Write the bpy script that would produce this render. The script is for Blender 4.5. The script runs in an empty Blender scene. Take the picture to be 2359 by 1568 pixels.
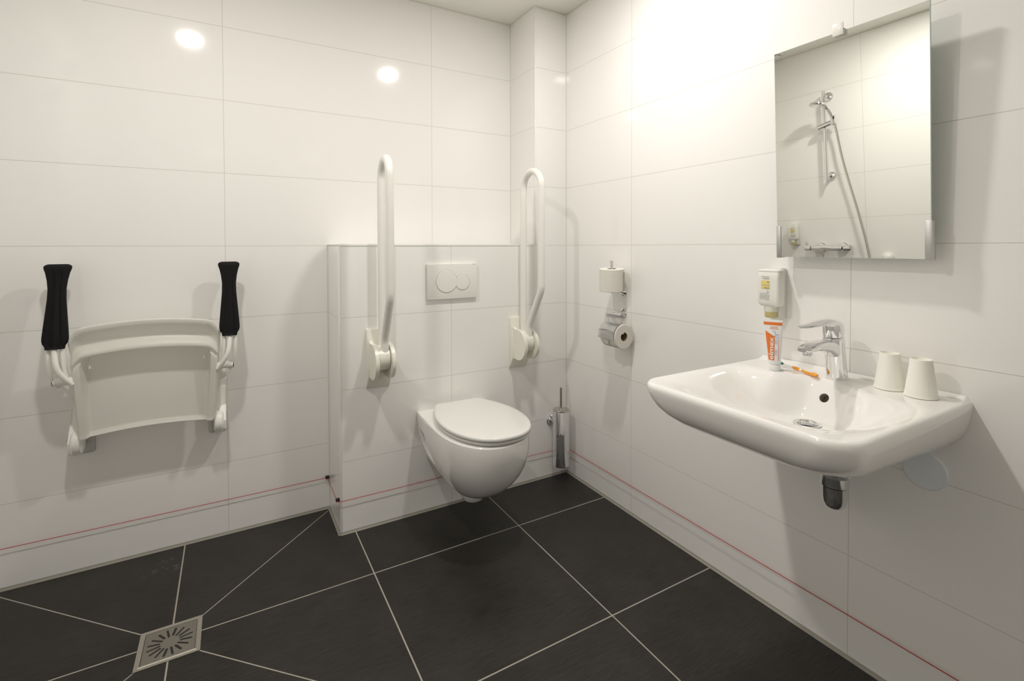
import bpy, bmesh, math, random
from mathutils import Vector, Matrix, Euler
PI = math.pi
rnd = random.Random(7)
S = bpy.context.scene
COL = S.collection
S.view_settings.view_transform = 'Standard'
S.view_settings.look = 'None'
S.view_settings.gamma = 1.0
S.view_settings.use_curve_mapping = False
S.view_settings.exposure = 0.035
S.cycles.max_bounces = 14
S.cycles.diffuse_bounces = 8
S.cycles.glossy_bounces = 6

# ------------------------------------------------------------ materials
def newmat(name):
    m = bpy.data.materials.new(name); m.use_nodes = True
    nt = m.node_tree
    return m, nt, nt.nodes['Principled BSDF']

def setp(b, color=None, rough=None, metal=None, spec=None, coat=None, trans=None, ior=None, sss=None):
    if color is not None: b.inputs['Base Color'].default_value = (*color, 1)
    if rough is not None: b.inputs['Roughness'].default_value = rough
    if metal is not None: b.inputs['Metallic'].default_value = metal
    if spec is not None: b.inputs['Specular IOR Level'].default_value = spec
    if coat is not None:
        b.inputs['Coat Weight'].default_value = coat; b.inputs['Coat Roughness'].default_value = 0.04
    if trans is not None: b.inputs['Transmission Weight'].default_value = trans
    if ior is not None: b.inputs['IOR'].default_value = ior

class NG:
    """small helper to write math node chains"""
    def __init__(s, nt): s.nt = nt
    def m(s, op, a, b=None, c=None):
        n = s.nt.nodes.new('ShaderNodeMath'); n.operation = op
        for i, v in enumerate((a, b, c)):
            if v is None: continue
            if isinstance(v, (int, float)): n.inputs[i].default_value = v
            else: s.nt.links.new(v, n.inputs[i])
        return n.outputs[0]
    def coords(s):
        t = s.nt.nodes.new('ShaderNodeTexCoord'); x = s.nt.nodes.new('ShaderNodeSeparateXYZ')
        s.nt.links.new(t.outputs['Object'], x.inputs[0])
        return t.outputs['Object'], x.outputs[0], x.outputs[1], x.outputs[2]
    def noise(s, vec, scale, detail=3, rough=.5):
        n = s.nt.nodes.new('ShaderNodeTexNoise'); n.inputs['Scale'].default_value = scale
        n.inputs['Detail'].default_value = detail; n.inputs['Roughness'].default_value = rough
        s.nt.links.new(vec, n.inputs['Vector']); return n.outputs['Fac']
    def mapping(s, vec, scale):
        n = s.nt.nodes.new('ShaderNodeMapping'); n.inputs['Scale'].default_value = scale
        s.nt.links.new(vec, n.inputs['Vector']); return n.outputs[0]
    def line(s, c, off, spacing, w):
        # 1 on joints of a regular grid along coordinate c
        a = s.m('ADD', c, -off + spacing * 50.5)
        f = s.m('MODULO', a, spacing)
        d = s.m('ABSOLUTE', s.m('SUBTRACT', f, spacing / 2))
        return s.m('LESS_THAN', d, w / 2)
    def mix(s, fac, a, b):
        n = s.nt.nodes.new('ShaderNodeMix'); n.data_type = 'RGBA'
        if isinstance(fac, (int, float)): n.inputs[0].default_value = fac
        else: s.nt.links.new(fac, n.inputs[0])
        for k, v in ((6, a), (7, b)):
            if isinstance(v, tuple): n.inputs[k].default_value = (*v, 1)
            else: s.nt.links.new(v, n.inputs[k])
        return n.outputs[2]

TILE = (.90, .89, .872)
JOINT = (.65, .61, .555)
def tile_mat(name, axis, off=None, spacing=.9):
    m, nt, b = newmat(name); g = NG(nt)
    vec, x, y, z = g.coords()
    u = x if axis == 'x' else y
    j = g.line(z, 0.0, .3, .0019)
    if off is not None:
        j = g.m('MAXIMUM', j, g.line(u, off, spacing, .0019))
    nt.links.new(g.mix(j, TILE, JOINT), b.inputs['Base Color'])
    r = g.m('ADD', g.m('MULTIPLY', j, .5), .075); nt.links.new(r, b.inputs['Roughness'])
    b.inputs['Specular IOR Level'].default_value = .5
    h = g.m('SUBTRACT', g.m('MULTIPLY', g.noise(vec, 2.2, 1), .0011), g.m('MULTIPLY', j, .0006))
    bp = nt.nodes.new('ShaderNodeBump'); bp.inputs['Strength'].default_value = .6
    bp.inputs['Distance'].default_value = 1.0
    nt.links.new(h, bp.inputs['Height']); nt.links.new(bp.outputs[0], b.inputs['Normal'])
    return m

def simple(name, color, rough, metal=0, spec=.5, coat=None, bump=None, var=None, **kw):
    m, nt, b = newmat(name); setp(b, color, rough, metal, spec, coat, **kw)
    g = NG(nt); t = nt.nodes.new('ShaderNodeTexCoord')
    if var:
        n = g.noise(t.outputs['Object'], var[0], 4)
        c2 = tuple(max(0, c * (1 - var[1])) for c in color)
        nt.links.new(g.mix(n, color, c2), b.inputs['Base Color'])
    if bump:
        bp = nt.nodes.new('ShaderNodeBump'); bp.inputs['Strength'].default_value = bump[1]
        bp.inputs['Distance'].default_value = .001
        nt.links.new(g.noise(t.outputs['Object'], bump[0], 4), bp.inputs['Height'])
        nt.links.new(bp.outputs[0], b.inputs['Normal'])
    return m

M = {}
M['wall_back'] = tile_mat('tile_back', 'x', -.6527, .9043)
M['wall_box'] = tile_mat('tile_box', 'x', -.6555, .9)
M['wall_plain'] = tile_mat('tile_plain', 'y')
M['wall_right'] = tile_mat('tile_right', 'y', -.7326, .8873)
M['wall_left'] = tile_mat('tile_left', 'y', -.677, .9)
M['wall_front'] = tile_mat('tile_front', 'x', -.5, .9)
M['ceiling'] = simple('ceiling_paint', (.93, .92, .865), .9, spec=.2, bump=(90, .15), var=(3, .03))
M['sealant'] = simple('sealant', (.34, .325, .28), .6, var=(8, .2))
M['cornice'] = simple('cornice_sealant', (.76, .74, .67), .5, var=(8, .05))
M['trim'] = simple('white_profile', (.90, .89, .865), .22, var=(5, .02))
M['ceramic'] = simple('glazed_ceramic', (.90, .89, .87), .06, spec=.6, coat=.5, var=(2, .01))
M['seatwhite'] = simple('seat_plastic', (.80, .795, .77), .14, spec=.5, var=(3, .01))
M['plastic'] = simple('cream_plastic', (.84, .825, .745), .32, bump=(400, .1), var=(6, .03))
M['railwhite'] = simple('nylon_coated_tube', (.86, .85, .81), .28, var=(6, .02))
M['showerseat'] = simple('moulded_seat_plastic', (.93, .92, .88), .36, bump=(500, .12), var=(6, .03))
M['clearplate'] = simple('grey_white_bracket', (.62, .62, .59), .35, var=(6, .05))
M['rubber'] = simple('black_rubber', (.006, .006, .0065), .75, spec=.25, bump=(300, .3), var=(9, .3))
M['chrome'] = simple('chrome', (.82, .82, .83), .06, metal=1, var=(3, .02))
M['steel'] = simple('polished_steel', (.62, .60, .57), .16, metal=1, bump=(200, .03), var=(3, .03))
M['steel_brushed'] = simple('brushed_steel', (.46, .44, .39), .40, metal=1, bump=(150, .15), var=(20, .12))
M['alu'] = simple('satin_aluminium', (.70, .70, .70), .35, metal=1, var=(10, .05))
M['mirror'] = simple('mirror_glass', (.885, .90, .86), .0, metal=1, var=(1, .005))
M['glassedge'] = simple('mirror_edge', (.55, .66, .60), .15, var=(5, .1))
M['paper'] = simple('toilet_paper', (.82, .80, .74), .95, spec=.1, bump=(160, .8), var=(30, .04))
M['card'] = simple('cardboard_core', (.30, .22, .13), .9, spec=.1, var=(30, .15))
M['cup'] = simple('paper_cup', (.92, .905, .84), .75, spec=.2, bump=(220, .15), var=(12, .04))
M['cord'] = simple('red_cord', (.55, .03, .025), .6, bump=(900, .5), var=(60, .2))
M['black'] = simple('black_clip', (.012, .012, .012), .4, var=(20, .2))
M['dark'] = simple('dark_recess', (.02, .019, .017), .7, var=(20, .2))
M['hole'] = simple('overflow_recess', (.36, .31, .26), .6, var=(20, .2))
M['orange'] = simple('orange_print', (.80, .20, .03), .35, var=(20, .05))
M['tube'] = simple('tube_plastic', (.84, .84, .84), .25, var=(8, .02))
M['blueprint'] = simple('blue_print', (.30, .36, .62), .5, var=(30, .1))
M['brushorange'] = simple('toothbrush_orange', (.88, .36, .03), .3, var=(20, .05))
M['brushwhite'] = simple('toothbrush_white', (.82, .82, .78), .25, var=(20, .03))
M['bristle'] = simple('teal_bristles', (.06, .38, .33), .8, bump=(1200, 1), var=(400, .5))
M['label_yellow'] = simple('yellow_label', (.83, .68, .25), .5, var=(20, .05))
M['ink'] = simple('grey_ink', (.38, .36, .34), .6, var=(30, .2))
M['darkink'] = simple('dark_ink', (.10, .09, .06), .6, var=(30, .2))
M['bottle'] = simple('bottle_plastic', (.85, .845, .80), .22, var=(8, .02))
M['holder'] = simple('holder_plastic', (.74, .74, .70), .2, var=(8, .03))
M['soap'] = simple('soap_in_clear_neck', (.62, .55, .25), .12, var=(30, .25))
M['clearneck'] = simple('clear_neck', (.76, .75, .66), .1, var=(20, .1))
M['coverplate'] = simple('cool_white_cover', (.80, .85, .88), .3, var=(8, .03))
M['frame_steel'] = simple('bright_frame_steel', (.80, .77, .70), .30, metal=1, bump=(150, .1), var=(20, .08))
M['grey_dome'] = simple('white_dome', (.80, .79, .76), .3, var=(8, .03))

# emissive lens
def lens_mat():
    m, nt, b = newmat('lamp_lens'); setp(b, (.9, .9, .88), .3)
    b.inputs['Emission Color'].default_value = (1.0, .958, .900, 1)
    b.inputs['Emission Strength'].default_value = LAMP
    g = NG(nt); t = nt.nodes.new('ShaderNodeTexCoord')
    n = g.noise(t.outputs['Object'], 40, 1)
    nt.links.new(g.mix(n, (.9, .9, .88), (.86, .86, .84)), b.inputs['Base Color'])
    return m
LAMP = 45.0
M['lens'] = lens_mat()

# floor: anthracite tiles, pale grout, diagonal cuts towards the drain
DRX, DRY = -1.711, -.568
def floor_mat():
    m, nt, b = newmat('floor_tiles'); g = NG(nt)
    vec, x, y, z = g.coords()
    j = g.line(x, -.4802, .6148, .0044)
    j = g.m('MAXIMUM', j, g.line(y, -.5602, .5942, .0044))
    dx = g.m('ABSOLUTE', g.m('SUBTRACT', x, DRX)); dy = g.m('ABSOLUTE', g.m('SUBTRACT', y, DRY))
    d = g.m('LESS_THAN', g.m('ABSOLUTE', g.m('SUBTRACT', dx, dy)), .0024)
    inb = g.m('MULTIPLY', g.m('LESS_THAN', dx, .6160), g.m('GREATER_THAN', y, -1.155))
    j = g.m('MAXIMUM', j, g.m('MULTIPLY', d, inb))
    v2 = g.mapping(vec, (5, 60, 1))
    n1 = g.noise(v2, 3.0, 6, .65)
    n2 = g.noise(vec, 6.0, 5, .6)
    n3 = g.noise(vec, 420.0, 2, .5)
    f = g.m('ADD', g.m('ADD', g.m('MULTIPLY', n1, .5), g.m('MULTIPLY', n2, .3)), g.m('MULTIPLY', n3, .35))
    ramp = nt.nodes.new('ShaderNodeValToRGB'); nt.links.new(f, ramp.inputs[0])
    ramp.color_ramp.elements[0].position = .44; ramp.color_ramp.elements[0].color = (.010, .0094, .0080, 1)
    ramp.color_ramp.elements[1].position = .70; ramp.color_ramp.elements[1].color = (.036, .033, .029, 1)
    # dried chalky splash marks on one tile
    sx = g.m('SUBTRACT', x, -1.78); sy = g.m('SUBTRACT', y, -.13)
    rr = g.m('ADD', g.m('MULTIPLY', sx, sx), g.m('MULTIPLY', sy, sy))
    spot = g.m('MULTIPLY', g.m('LESS_THAN', rr, .006), g.m('GREATER_THAN', g.noise(vec, 38, 4, .7), .60))
    c = g.mix(g.m('MULTIPLY', spot, .5), ramp.outputs[0], (.13, .13, .12))
    nt.links.new(g.mix(j, c, (.40, .375, .32)), b.inputs['Base Color'])
    nt.links.new(g.m('ADD', g.m('MULTIPLY', n2, .18), g.m('ADD', g.m('MULTIPLY', j, .4), .36)), b.inputs['Roughness'])
    b.inputs['Specular IOR Level'].default_value = .35
    bp = nt.nodes.new('ShaderNodeBump'); bp.inputs['Strength'].default_value = .35; bp.inputs['Distance'].default_value = 1
    nt.links.new(g.m('SUBTRACT', g.m('MULTIPLY', n1, .0005), g.m('MULTIPLY', j, .001)), bp.inputs['Height'])
    nt.links.new(bp.outputs[0], b.inputs['Normal'])
    return m
M['floor'] = floor_mat()

# ------------------------------------------------------------ mesh helpers
ORG = {}
def finish(name, bm, mat, parent=None, smooth=True, angle=35, subsurf=0):
    """link bm (world coordinates) as ONE mesh object, child of parent"""
    org = ORG.get(parent.name, Vector((0, 0, 0))) if parent else Vector((0, 0, 0))
    bmesh.ops.recalc_face_normals(bm, faces=bm.faces)
    bm.transform(Matrix.Translation(-org))
    me = bpy.data.meshes.new(name); bm.to_mesh(me); bm.free()
    if smooth:
        me.polygons.foreach_set('use_smooth', [True] * len(me.polygons))
        me.set_sharp_from_angle(angle=math.radians(angle))
    mats = mat if isinstance(mat, (list, tuple)) else [mat]
    for q in mats: me.materials.append(M[q])
    o = bpy.data.objects.new(name, me); COL.objects.link(o)
    if subsurf:
        md = o.modifiers.new('s', 'SUBSURF'); md.levels = subsurf; md.render_levels = subsurf
    if parent:
        o.parent = parent
    ORG[o.name] = org.copy()
    return o

def thing(name, label, cat, loc, group=None):
    o = bpy.data.objects.new(name, None); COL.objects.link(o); o.location = loc
    o.empty_display_size = .05
    ORG[o.name] = Vector(loc)
    return tag(o, label, cat, group)

def tag(o, label, cat, group=None):
    o['label'] = label; o['category'] = cat
    if group: o['group'] = group
    return o

def struct(o):
    o['kind'] = 'structure'; return o

def copy_tree(o, parent=None):
    c = o.copy(); COL.objects.link(c)
    if parent: c.parent = parent
    for ch in [k for k in bpy.data.objects if k.parent == o]:
        copy_tree(ch, c)
    return c

def box(bm, a, b, bev=0, seg=2, rot=None, piv=None):
    a = Vector(a); b = Vector(b)
    r = bmesh.ops.create_cube(bm, size=1)
    vs = r['verts']
    c = (a + b) / 2; s = b - a
    for v in vs:
        v.co = Vector((v.co.x * s.x, v.co.y * s.y, v.co.z * s.z)) + c
    if bev > 0:
        es = list({e for v in vs for e in v.link_edges})
        r2 = bmesh.ops.bevel(bm, geom=es, offset=bev, segments=seg, profile=.5, affect='EDGES')
        vs = list({v for f in r2['faces'] for v in f.verts} | {v for v in vs if v.is_valid})
    if rot is not None:
        bmesh.ops.rotate(bm, verts=[v for v in vs if v.is_valid], cent=piv if piv is not None else c, matrix=rot)
    return vs

def prism(bm, pts, axis, lo, hi, bev=0):
    """extrude a 2-D outline along axis 0/1/2; pts are the two other coordinates in order"""
    def mk(p, w):
        if axis == 0: return (w, p[0], p[1])
        if axis == 1: return (p[0], w, p[1])
        return (p[0], p[1], w)
    A = [bm.verts.new(mk(p, lo)) for p in pts]; B = [bm.verts.new(mk(p, hi)) for p in pts]
    n = len(pts); fs = [bm.faces.new(A), bm.faces.new(B[::-1])]
    for i in range(n): fs.append(bm.faces.new((A[i], B[i], B[(i + 1) % n], A[(i + 1) % n])))
    if bev:
        es = [e for f in fs[:2] for e in f.edges]
        bmesh.ops.bevel(bm, geom=es, offset=bev, segments=2, profile=.5, affect='EDGES')
    return fs

def rings(bm, R, close=True, cap0=True, cap1=True):
    """loft rings (lists of points)"""
    V = [[bm.verts.new(p) for p in r] for r in R]
    n = len(V[0])
    for a, b in zip(V, V[1:]):
        for i in range(n if close else n - 1):
            k = (i + 1) % n
            try: bm.faces.new((a[i], a[k], b[k], b[i]))
            except ValueError: pass
    if cap0 and close: bm.faces.new(V[0][::-1])
    if cap1 and close: bm.faces.new(V[-1])
    return V

def frame_of(d):
    d = Vector(d).normalized()
    a = Vector((0, 0, 1)) if abs(d.z) < .9 else Vector((1, 0, 0))
    u = d.cross(a).normalized(); return u, d.cross(u).normalized()

def tube(bm, pts, r, n=16, caps=True, flat=None):
    """tube through points; r number or list; parallel transport frame"""
    pts = [Vector(p) for p in pts]; m = len(pts)
    rr = [r] * m if isinstance(r, (int, float)) else r
    T = []
    for i in range(m):
        d = (pts[min(i + 1, m - 1)] - pts[max(i - 1, 0)]); T.append(d.normalized())
    u, v = frame_of(T[0]); R = []
    for i in range(m):
        if i:
            q = T[i - 1].rotation_difference(T[i]); u = q @ u; v = q @ v
        R.append([pts[i] + (u * math.cos(2 * PI * k / n) + v * math.sin(2 * PI * k / n)) * rr[i] for k in range(n)])
    rings(bm, R, True, caps, caps)

def lathe(bm, prof, origin, axis=(0, 0, 1), n=40, cap0=True, cap1=True):
    """prof: (radius, height along axis)"""
    o = Vector(origin); d = Vector(axis).normalized(); u, v = frame_of(d)
    R = [[o + d * h + (u * math.cos(2 * PI * k / n) + v * math.sin(2 * PI * k / n)) * max(r, 1e-5) for k in range(n)] for r, h in prof]
    rings(bm, R, True, cap0, cap1)

def smooth_path(pts, k=8):
    """Catmull-Rom"""
    P = [Vector(p) for p in pts]; P = [P[0] * 2 - P[1]] + P + [P[-1] * 2 - P[-2]]
    out = []
    for i in range(1, len(P) - 2):
        for j in range(k):
            t = j / k
            out.append(.5 * ((2 * P[i]) + (P[i + 1] - P[i - 1]) * t + (2 * P[i - 1] - 5 * P[i] + 4 * P[i + 1] - P[i + 2]) * t * t
                       + (3 * P[i] - P[i - 1] - 3 * P[i + 1] + P[i + 2]) * t ** 3))
    out.append(P[-2]); return out

def fillet_path(pts, rad, k=6):
    """polyline with rounded corners"""
    P = [Vector(p) for p in pts]; out = [P[0]]
    for i in range(1, len(P) - 1):
        r = rad[i - 1] if isinstance(rad, (list, tuple)) else rad
        a = (P[i - 1] - P[i]).normalized(); b = (P[i + 1] - P[i]).normalized()
        ang = a.angle(b); t = r / math.tan(ang / 2)
        A = P[i] + a * t; B = P[i] + b * t
        for j in range(k + 1):
            s = j / k
            out.append((1 - s) ** 2 * A + 2 * s * (1 - s) * P[i] + s * s * B)
    out.append(P[-1]); return out

def ss(t):
    t = max(0.0, min(1.0, t)); return t * t * (3 - 2 * t)

def boolean(o, cutters):
    for bm in cutters:
        bmesh.ops.recalc_face_normals(bm, faces=bm.faces)
        me = bpy.data.meshes.new('cut'); bm.to_mesh(me); bm.free()
        c = bpy.data.objects.new('cut', me); COL.objects.link(c)
        md = o.modifiers.new('b', 'BOOLEAN'); md.object = c; md.operation = 'DIFFERENCE'; md.solver = 'EXACT'
        bpy.context.view_layer.update()
        dg = bpy.context.evaluated_depsgraph_get()
        new = bpy.data.meshes.new_from_object(o.evaluated_get(dg))
        o.modifiers.clear(); o.data = new
        bpy.data.objects.remove(c)
    o.data.polygons.foreach_set('use_smooth', [True] * len(o.data.polygons))
    o.data.set_sharp_from_angle(angle=math.radians(32))

def text_obj(name, txt, size, mat, parent, mtx, extrude=.0002, bold=0.0):
    cu = bpy.data.curves.new(name, 'FONT'); cu.body = txt; cu.size = size; cu.extrude = extrude; cu.offset = bold
    cu.align_x = 'CENTER'; cu.align_y = 'CENTER'
    t = bpy.data.objects.new('tmp', cu); COL.objects.link(t); bpy.context.view_layer.update()
    me = bpy.data.meshes.new_from_object(t.evaluated_get(bpy.context.evaluated_depsgraph_get()))
    bpy.data.objects.remove(t)
    me.transform(mtx)
    org = ORG.get(parent.name, Vector((0, 0, 0)))
    me.transform(Matrix.Translation(-org)); me.materials.clear(); me.materials.append(M[mat])
    o = bpy.data.objects.new(name, me); COL.objects.link(o); o.parent = parent; ORG[o.name] = org.copy()
    return o

def quad_marks(bm, mtx, marks, thick=.0003):
    """small printed strokes: (x0,y0,x1,y1) in the label's own plane"""
    for x0, y0, x1, y1 in marks:
        vs = [bm.verts.new(mtx @ Vector((x, y, z))) for z in (0, thick) for x, y in ((x0, y0), (x1, y0), (x1, y1), (x0, y1))]
        for f in ((0, 3, 2, 1), (4, 5, 6, 7), (0, 1, 5, 4), (1, 2, 6, 5), (2, 3, 7, 6), (3, 0, 4, 7)):
            bm.faces.new([vs[i] for i in f])

# ------------------------------------------------------------ room shell
LX, FY, H = -2.27, -2.95, 2.405
BOX = -.2488; BXL = -1.155; BH = 1.205; CW = -.196
T = .1
def slab(name, a, b, mat):
    bm = bmesh.new(); box(bm, a, b); return struct(finish(name, bm, mat, smooth=False))
slab('floor', (LX - T, FY - T, -.1), (T, T, 0), 'floor')
slab('ceiling', (LX - T, FY - T, H), (T, T, H + .1), 'ceiling')
slab('wall_back', (LX - T, 0, 0), (T, T, H), 'wall_back')
slab('wall_right', (0, FY - T, 0), (T, 0, H), 'wall_right')
slab('wall_left', (LX - T, FY - T, 0), (LX, 0, H), 'wall_left')
slab('wall_front', (LX, FY - T, 0), (0, FY, H), 'wall_front')
slab('wall_cistern', (BXL, BOX, 0), (0, 0, BH), 'wall_box')
slab('wall_column', (CW, BOX, BH), (0, 0, H), 'wall_plain')

# corner profiles
def trim(n, a, b, mat='trim', bev=.0012):
    bm = bmesh.new(); box(bm, a, b, bev, 2); return struct(finish('trim_%d' % n, bm, mat))
trim(1, (BXL - .002, BOX - .002, .008), (BXL + .008, BOX + .008, BH - .007))
trim(2, (BXL - .002, BOX - .002, BH - .007), (CW + .004, BOX + .008, BH + .002))
trim(3, (CW - .002, BOX - .002, BH), (CW + .008, BOX + .008, H))
trim(4, (BXL - .002, BOX + .008, BH - .004), (BXL + .006, 0, BH + .002))

def strip(name, p, q, n, r=.006, mat='cornice'):
    """triangular sealant bead from p to q; n = the two directions away from the corner"""
    bm = bmesh.new(); p = Vector(p); q = Vector(q)
    a, b = Vector(n[0]) * r, Vector(n[1]) * r
    e = (a + b) * .32
    rings(bm, [[s - (a + b) * .1, s + a, s + e, s + b] for s in (p, q)])
    return struct(finish(name, bm, mat, smooth=False))
UP, DN = (0, 0, 1), (0, 0, -1)
PX, NX, PY, NY = (1, 0, 0), (-1, 0, 0), (0, 1, 0), (0, -1, 0)
strip('baseboard_back', (LX, 0, 0), (BXL, 0, 0), (UP, NY), .009, 'sealant')
strip('baseboard_cistern', (BXL, BOX, 0), (0, BOX, 0), (UP, NY), .009, 'sealant')
strip('baseboard_cistern_end', (BXL, BOX - .006, 0), (BXL, 0, 0), (UP, NX), .009, 'sealant')
strip('baseboard_right', (0, FY, 0), (0, BOX, 0), (UP, NX), .009, 'sealant')
strip('baseboard_left', (LX, FY, 0), (LX, 0, 0), (UP, PX), .009, 'sealant')
strip('trim_5', (LX, 0, H), (CW, 0, H), (DN, NY))
strip('trim_6', (CW, BOX, H), (CW, 0, H), (DN, NX))
strip('trim_7', (CW, BOX, H), (0, BOX, H), (DN, NY))
strip('trim_8', (0, FY, H), (0, BOX, H), (DN, NX))
strip('trim_9', (LX, FY, H), (LX, 0, H), (DN, PX))
strip('trim_10', (0, BOX, 0), (0, BOX, H), (NX, NY), .004)
strip('trim_11', (CW, 0, BH), (CW, 0, H), (NX, NY), .004)
strip('trim_12', (BXL, 0, 0), (BXL, 0, BH), (NX, NY), .004)
strip('trim_13', (LX, 0, 0), (LX, 0, H), (PX, NY), .004)

# ------------------------------------------------------------ ceiling lights
BULB = 10.0
def ceiling_light(x, y, label):
    t = thing('ceiling_light', label, 'ceiling light', (x, y, H), 'round recessed downlights')
    bm = bmesh.new(); lathe(bm, [(.046, -.001), (.060, -.005), (.068, -.004), (.070, 0)], (x, y, H), n=48, cap0=False, cap1=False)
    finish('frame', bm, 'trim', t)
    bm = bmesh.new(); lathe(bm, [(.048, -.0035), (.048, -.0005)], (x, y, H), n=40)
    finish('lens', bm, 'lens', t)
    ld = bpy.data.lights.new('bulb', 'AREA'); ld.shape = 'DISK'; ld.size = .09; ld.energy = BULB; ld.color = (1.0, .958, .900)
    ld.spread = math.radians(180)
    lo = bpy.data.objects.new('bulb', ld); COL.objects.link(lo); lo.parent = t; lo.location = (0, 0, -.0045)
    return t
l1 = ceiling_light(-1.726, -1.06, 'round white recessed downlight above the folding shower seat')
l2 = copy_tree(l1); l2.location.x = -.566; l2.location.y = -1.078
l2['label'] = 'round white recessed downlight between the toilet and the washbasin'

v = thing('ceiling_vent', 'round white extraction valve in the ceiling corner above the shower', 'vent', (-2.10, -.185, H))
bm = bmesh.new(); lathe(bm, [(.050, -.002), (.060, -.012), (.072, -.008), (.078, 0)], (-2.10, -.185, H), n=48, cap0=False, cap1=False)
finish('rim', bm, 'trim', v)
bm = bmesh.new(); lathe(bm, [(.001, -.020), (.040, -.020), (.044, -.014), (.020, 0)], (-2.10, -.185, H), n=48)
finish('disc', bm, 'trim', v)

# ------------------------------------------------------------ wall-hung toilet
TX = -.654
def dring(z, yb, yf, hb, hw, n=64, sq=2.4, off=0.0):
    """D shape: straight back at yb (half width hb) widening to hw, round front at yf"""
    L = yb - yf; pts = []
    ym = yb - L * .50
    for i in range(n + 1):
        a = -PI / 2 + PI * i / n            # right side back .. front .. left side back
        s = math.sin(a); c = math.cos(a)
        # front half: superellipse from (hw, ym) over (0, yf)
        pass
    side = 12
    R_ = []
    for i in range(side):
        t = i / side; R_.append((hb + (hw - hb) * math.sin(t * PI / 2), yb + (ym - yb) * t))
    F_ = []
    for i in range(n + 1):
        a = PI * i / n
        cx = math.copysign(abs(math.cos(a)) ** (2 / sq), math.cos(a)); sy = abs(math.sin(a)) ** (2 / 2.05)
        F_.append((hw * cx, ym - (ym - yf) * sy))
    pts = [(x, y) for x, y in R_] + F_ + [(-x, y) for x, y in R_[::-1]]
    return [Vector((TX + x, y, z)) for x, y in pts]

toilet = thing('wall_hung_toilet', 'white wall-hung toilet with closed lid between the two folded rails', 'toilet', (TX, BOX, .08))
bm = bmesh.new()
W0 = BOX
lev = [(.4585, W0, -.772, .164, .166), (.4580, W0, -.780, .170, .176), (.4530, W0, -.784, .1715, .180), (.440, W0, -.785, .1715, .181),
       (.40, W0, -.785, .1705, .1815), (.36, W0, -.778, .166, .178), (.32, W0, -.764, .158, .171), (.28, W0, -.742, .146, .160),
       (.245, W0, -.715, .133, .146), (.215, W0, -.686, .119, .130), (.190, W0 - .060, -.655, .105, .113),
       (.168, W0 - .105, -.622, .090, .096), (.150, W0 - .140, -.588, .074, .078), (.138, W0 - .168, -.556, .058, .060), (.132, W0 - .19, -.53, .045, .046)]
rings(bm, [dring(.4585 - (.4585 - l[0]) * .905, *l[1:]) for l in lev])
pan = finish('pan', bm, 'ceramic', toilet, angle=50)
lev_done = 1
cuts = []
for sgn in (-1, 1):
    c = bmesh.new()
    pl = [(-.285, .402), (-.355, .394), (-.395, .350), (-.448, .298), (-.415, .280), (-.330, .298), (-.300, .335)]
    x0, x1 = sorted((TX + sgn * .035, TX + sgn * .26))
    prism(c, pl, 0, x0, x1)
    cuts.append(c)
boolean(pan, cuts)
bm = bmesh.new()
lathe(bm, [(.062, .200), (.057, .165), (.052, .145), (.044, .128), (.032, .120), (.001, .118)], (TX, -.472, 0), n=40)
finish('outlet_cover', bm, 'ceramic', toilet)
bm = bmesh.new()   # seat ring (a solid rounded ring seen closed) 
def lidring(z, g, yb=-.286, yf=-.788, hb=.108, hw=.1765):
    return [p + Vector((.008, 0, 0)) for p in dring(z, yb - g, yf + g, hb - g, hw - g)]
rings(bm, [lidring(.4625, .012), lidring(.4635, .006), lidring(.468, .0035), lidring(.474, .004), lidring(.4755, .008)])
finish('seat', bm, 'seatwhite', toilet)
bm = bmesh.new()
rings(bm, [lidring(.4772, .006), lidring(.4785, .002), lidring(.482, .0), lidring(.487, .0005), lidring(.4905, .002), lidring(.4925, .006), lidring(.4940, .025), lidring(.4948, .065), lidring(.4952, .100)])
finish('lid', bm, 'seatwhite', toilet, angle=60)
for s in (-1, 1):
    bm = bmesh.new()
    lathe(bm, [(.010, .457), (.010, .464), (.008, .467)], (TX + s * .075, -.292, 0), n=20)
    box(bm, (TX + s * .075 - .018, -.322, .460), (TX + s * .075 + .018, -.290, .474), .005, 3)
    finish('hinge', bm, 'seatwhite', toilet)

# ------------------------------------------------------------ flush plate
fp = thing('flush_plate', 'white rectangular flush plate with two round buttons above the toilet', 'flush plate', (TX, BOX, 1.036))
bm = bmesh.new(); box(bm, (-.7775, BOX - .0145, .955), (-.5305, BOX, 1.1175), .003, 3)
finish('plate', bm, 'railwhite', fp)
def button(cx, cz, r, clip):
    bm = bmesh.new()
    def ringp(rr, yy):
        P = []
        for k in range(64):
            a = 2 * PI * k / 64; x = cx + rr * math.cos(a); z = cz + rr * math.sin(a)
            if clip is not None:
                ccx, ccz, cr = clip
                d = math.hypot(x - ccx, z - ccz); lim = cr + (r - rr)
                if d < lim:
                    x = ccx + (x - ccx) * lim / max(d, 1e-6); z = ccz + (z - ccz) * lim / max(d, 1e-6)
            P.append(Vector((x, yy, z)))
        return P
    y0 = BOX - .0145
    rings(bm, [ringp(r, y0 + .001), ringp(r, y0 - .0012), ringp(r - .001, y0 - .002), ringp(r - .004, y0 - .0022)])
    return bm
def gap_ring(cx, cz, r, name):
    bm = bmesh.new()
    R = []
    for rr, yy in ((r + .0006, -.0146), (r + .0006, -.01485), (r - .001, -.01485), (r - .001, -.0146)):
        R.append([Vector((cx + rr * math.cos(2 * PI * k / 64), BOX + yy, cz + rr * math.sin(2 * PI * k / 64))) for k in range(64)])
    rings(bm, R, True, False, False); return bm
o = finish('large_flush_button', button(-.6835, 1.0365, .0515, None), 'railwhite', fp)
finish('button_gap', gap_ring(-.6835, 1.0365, .0522, 'g'), 'ink', o)
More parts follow.
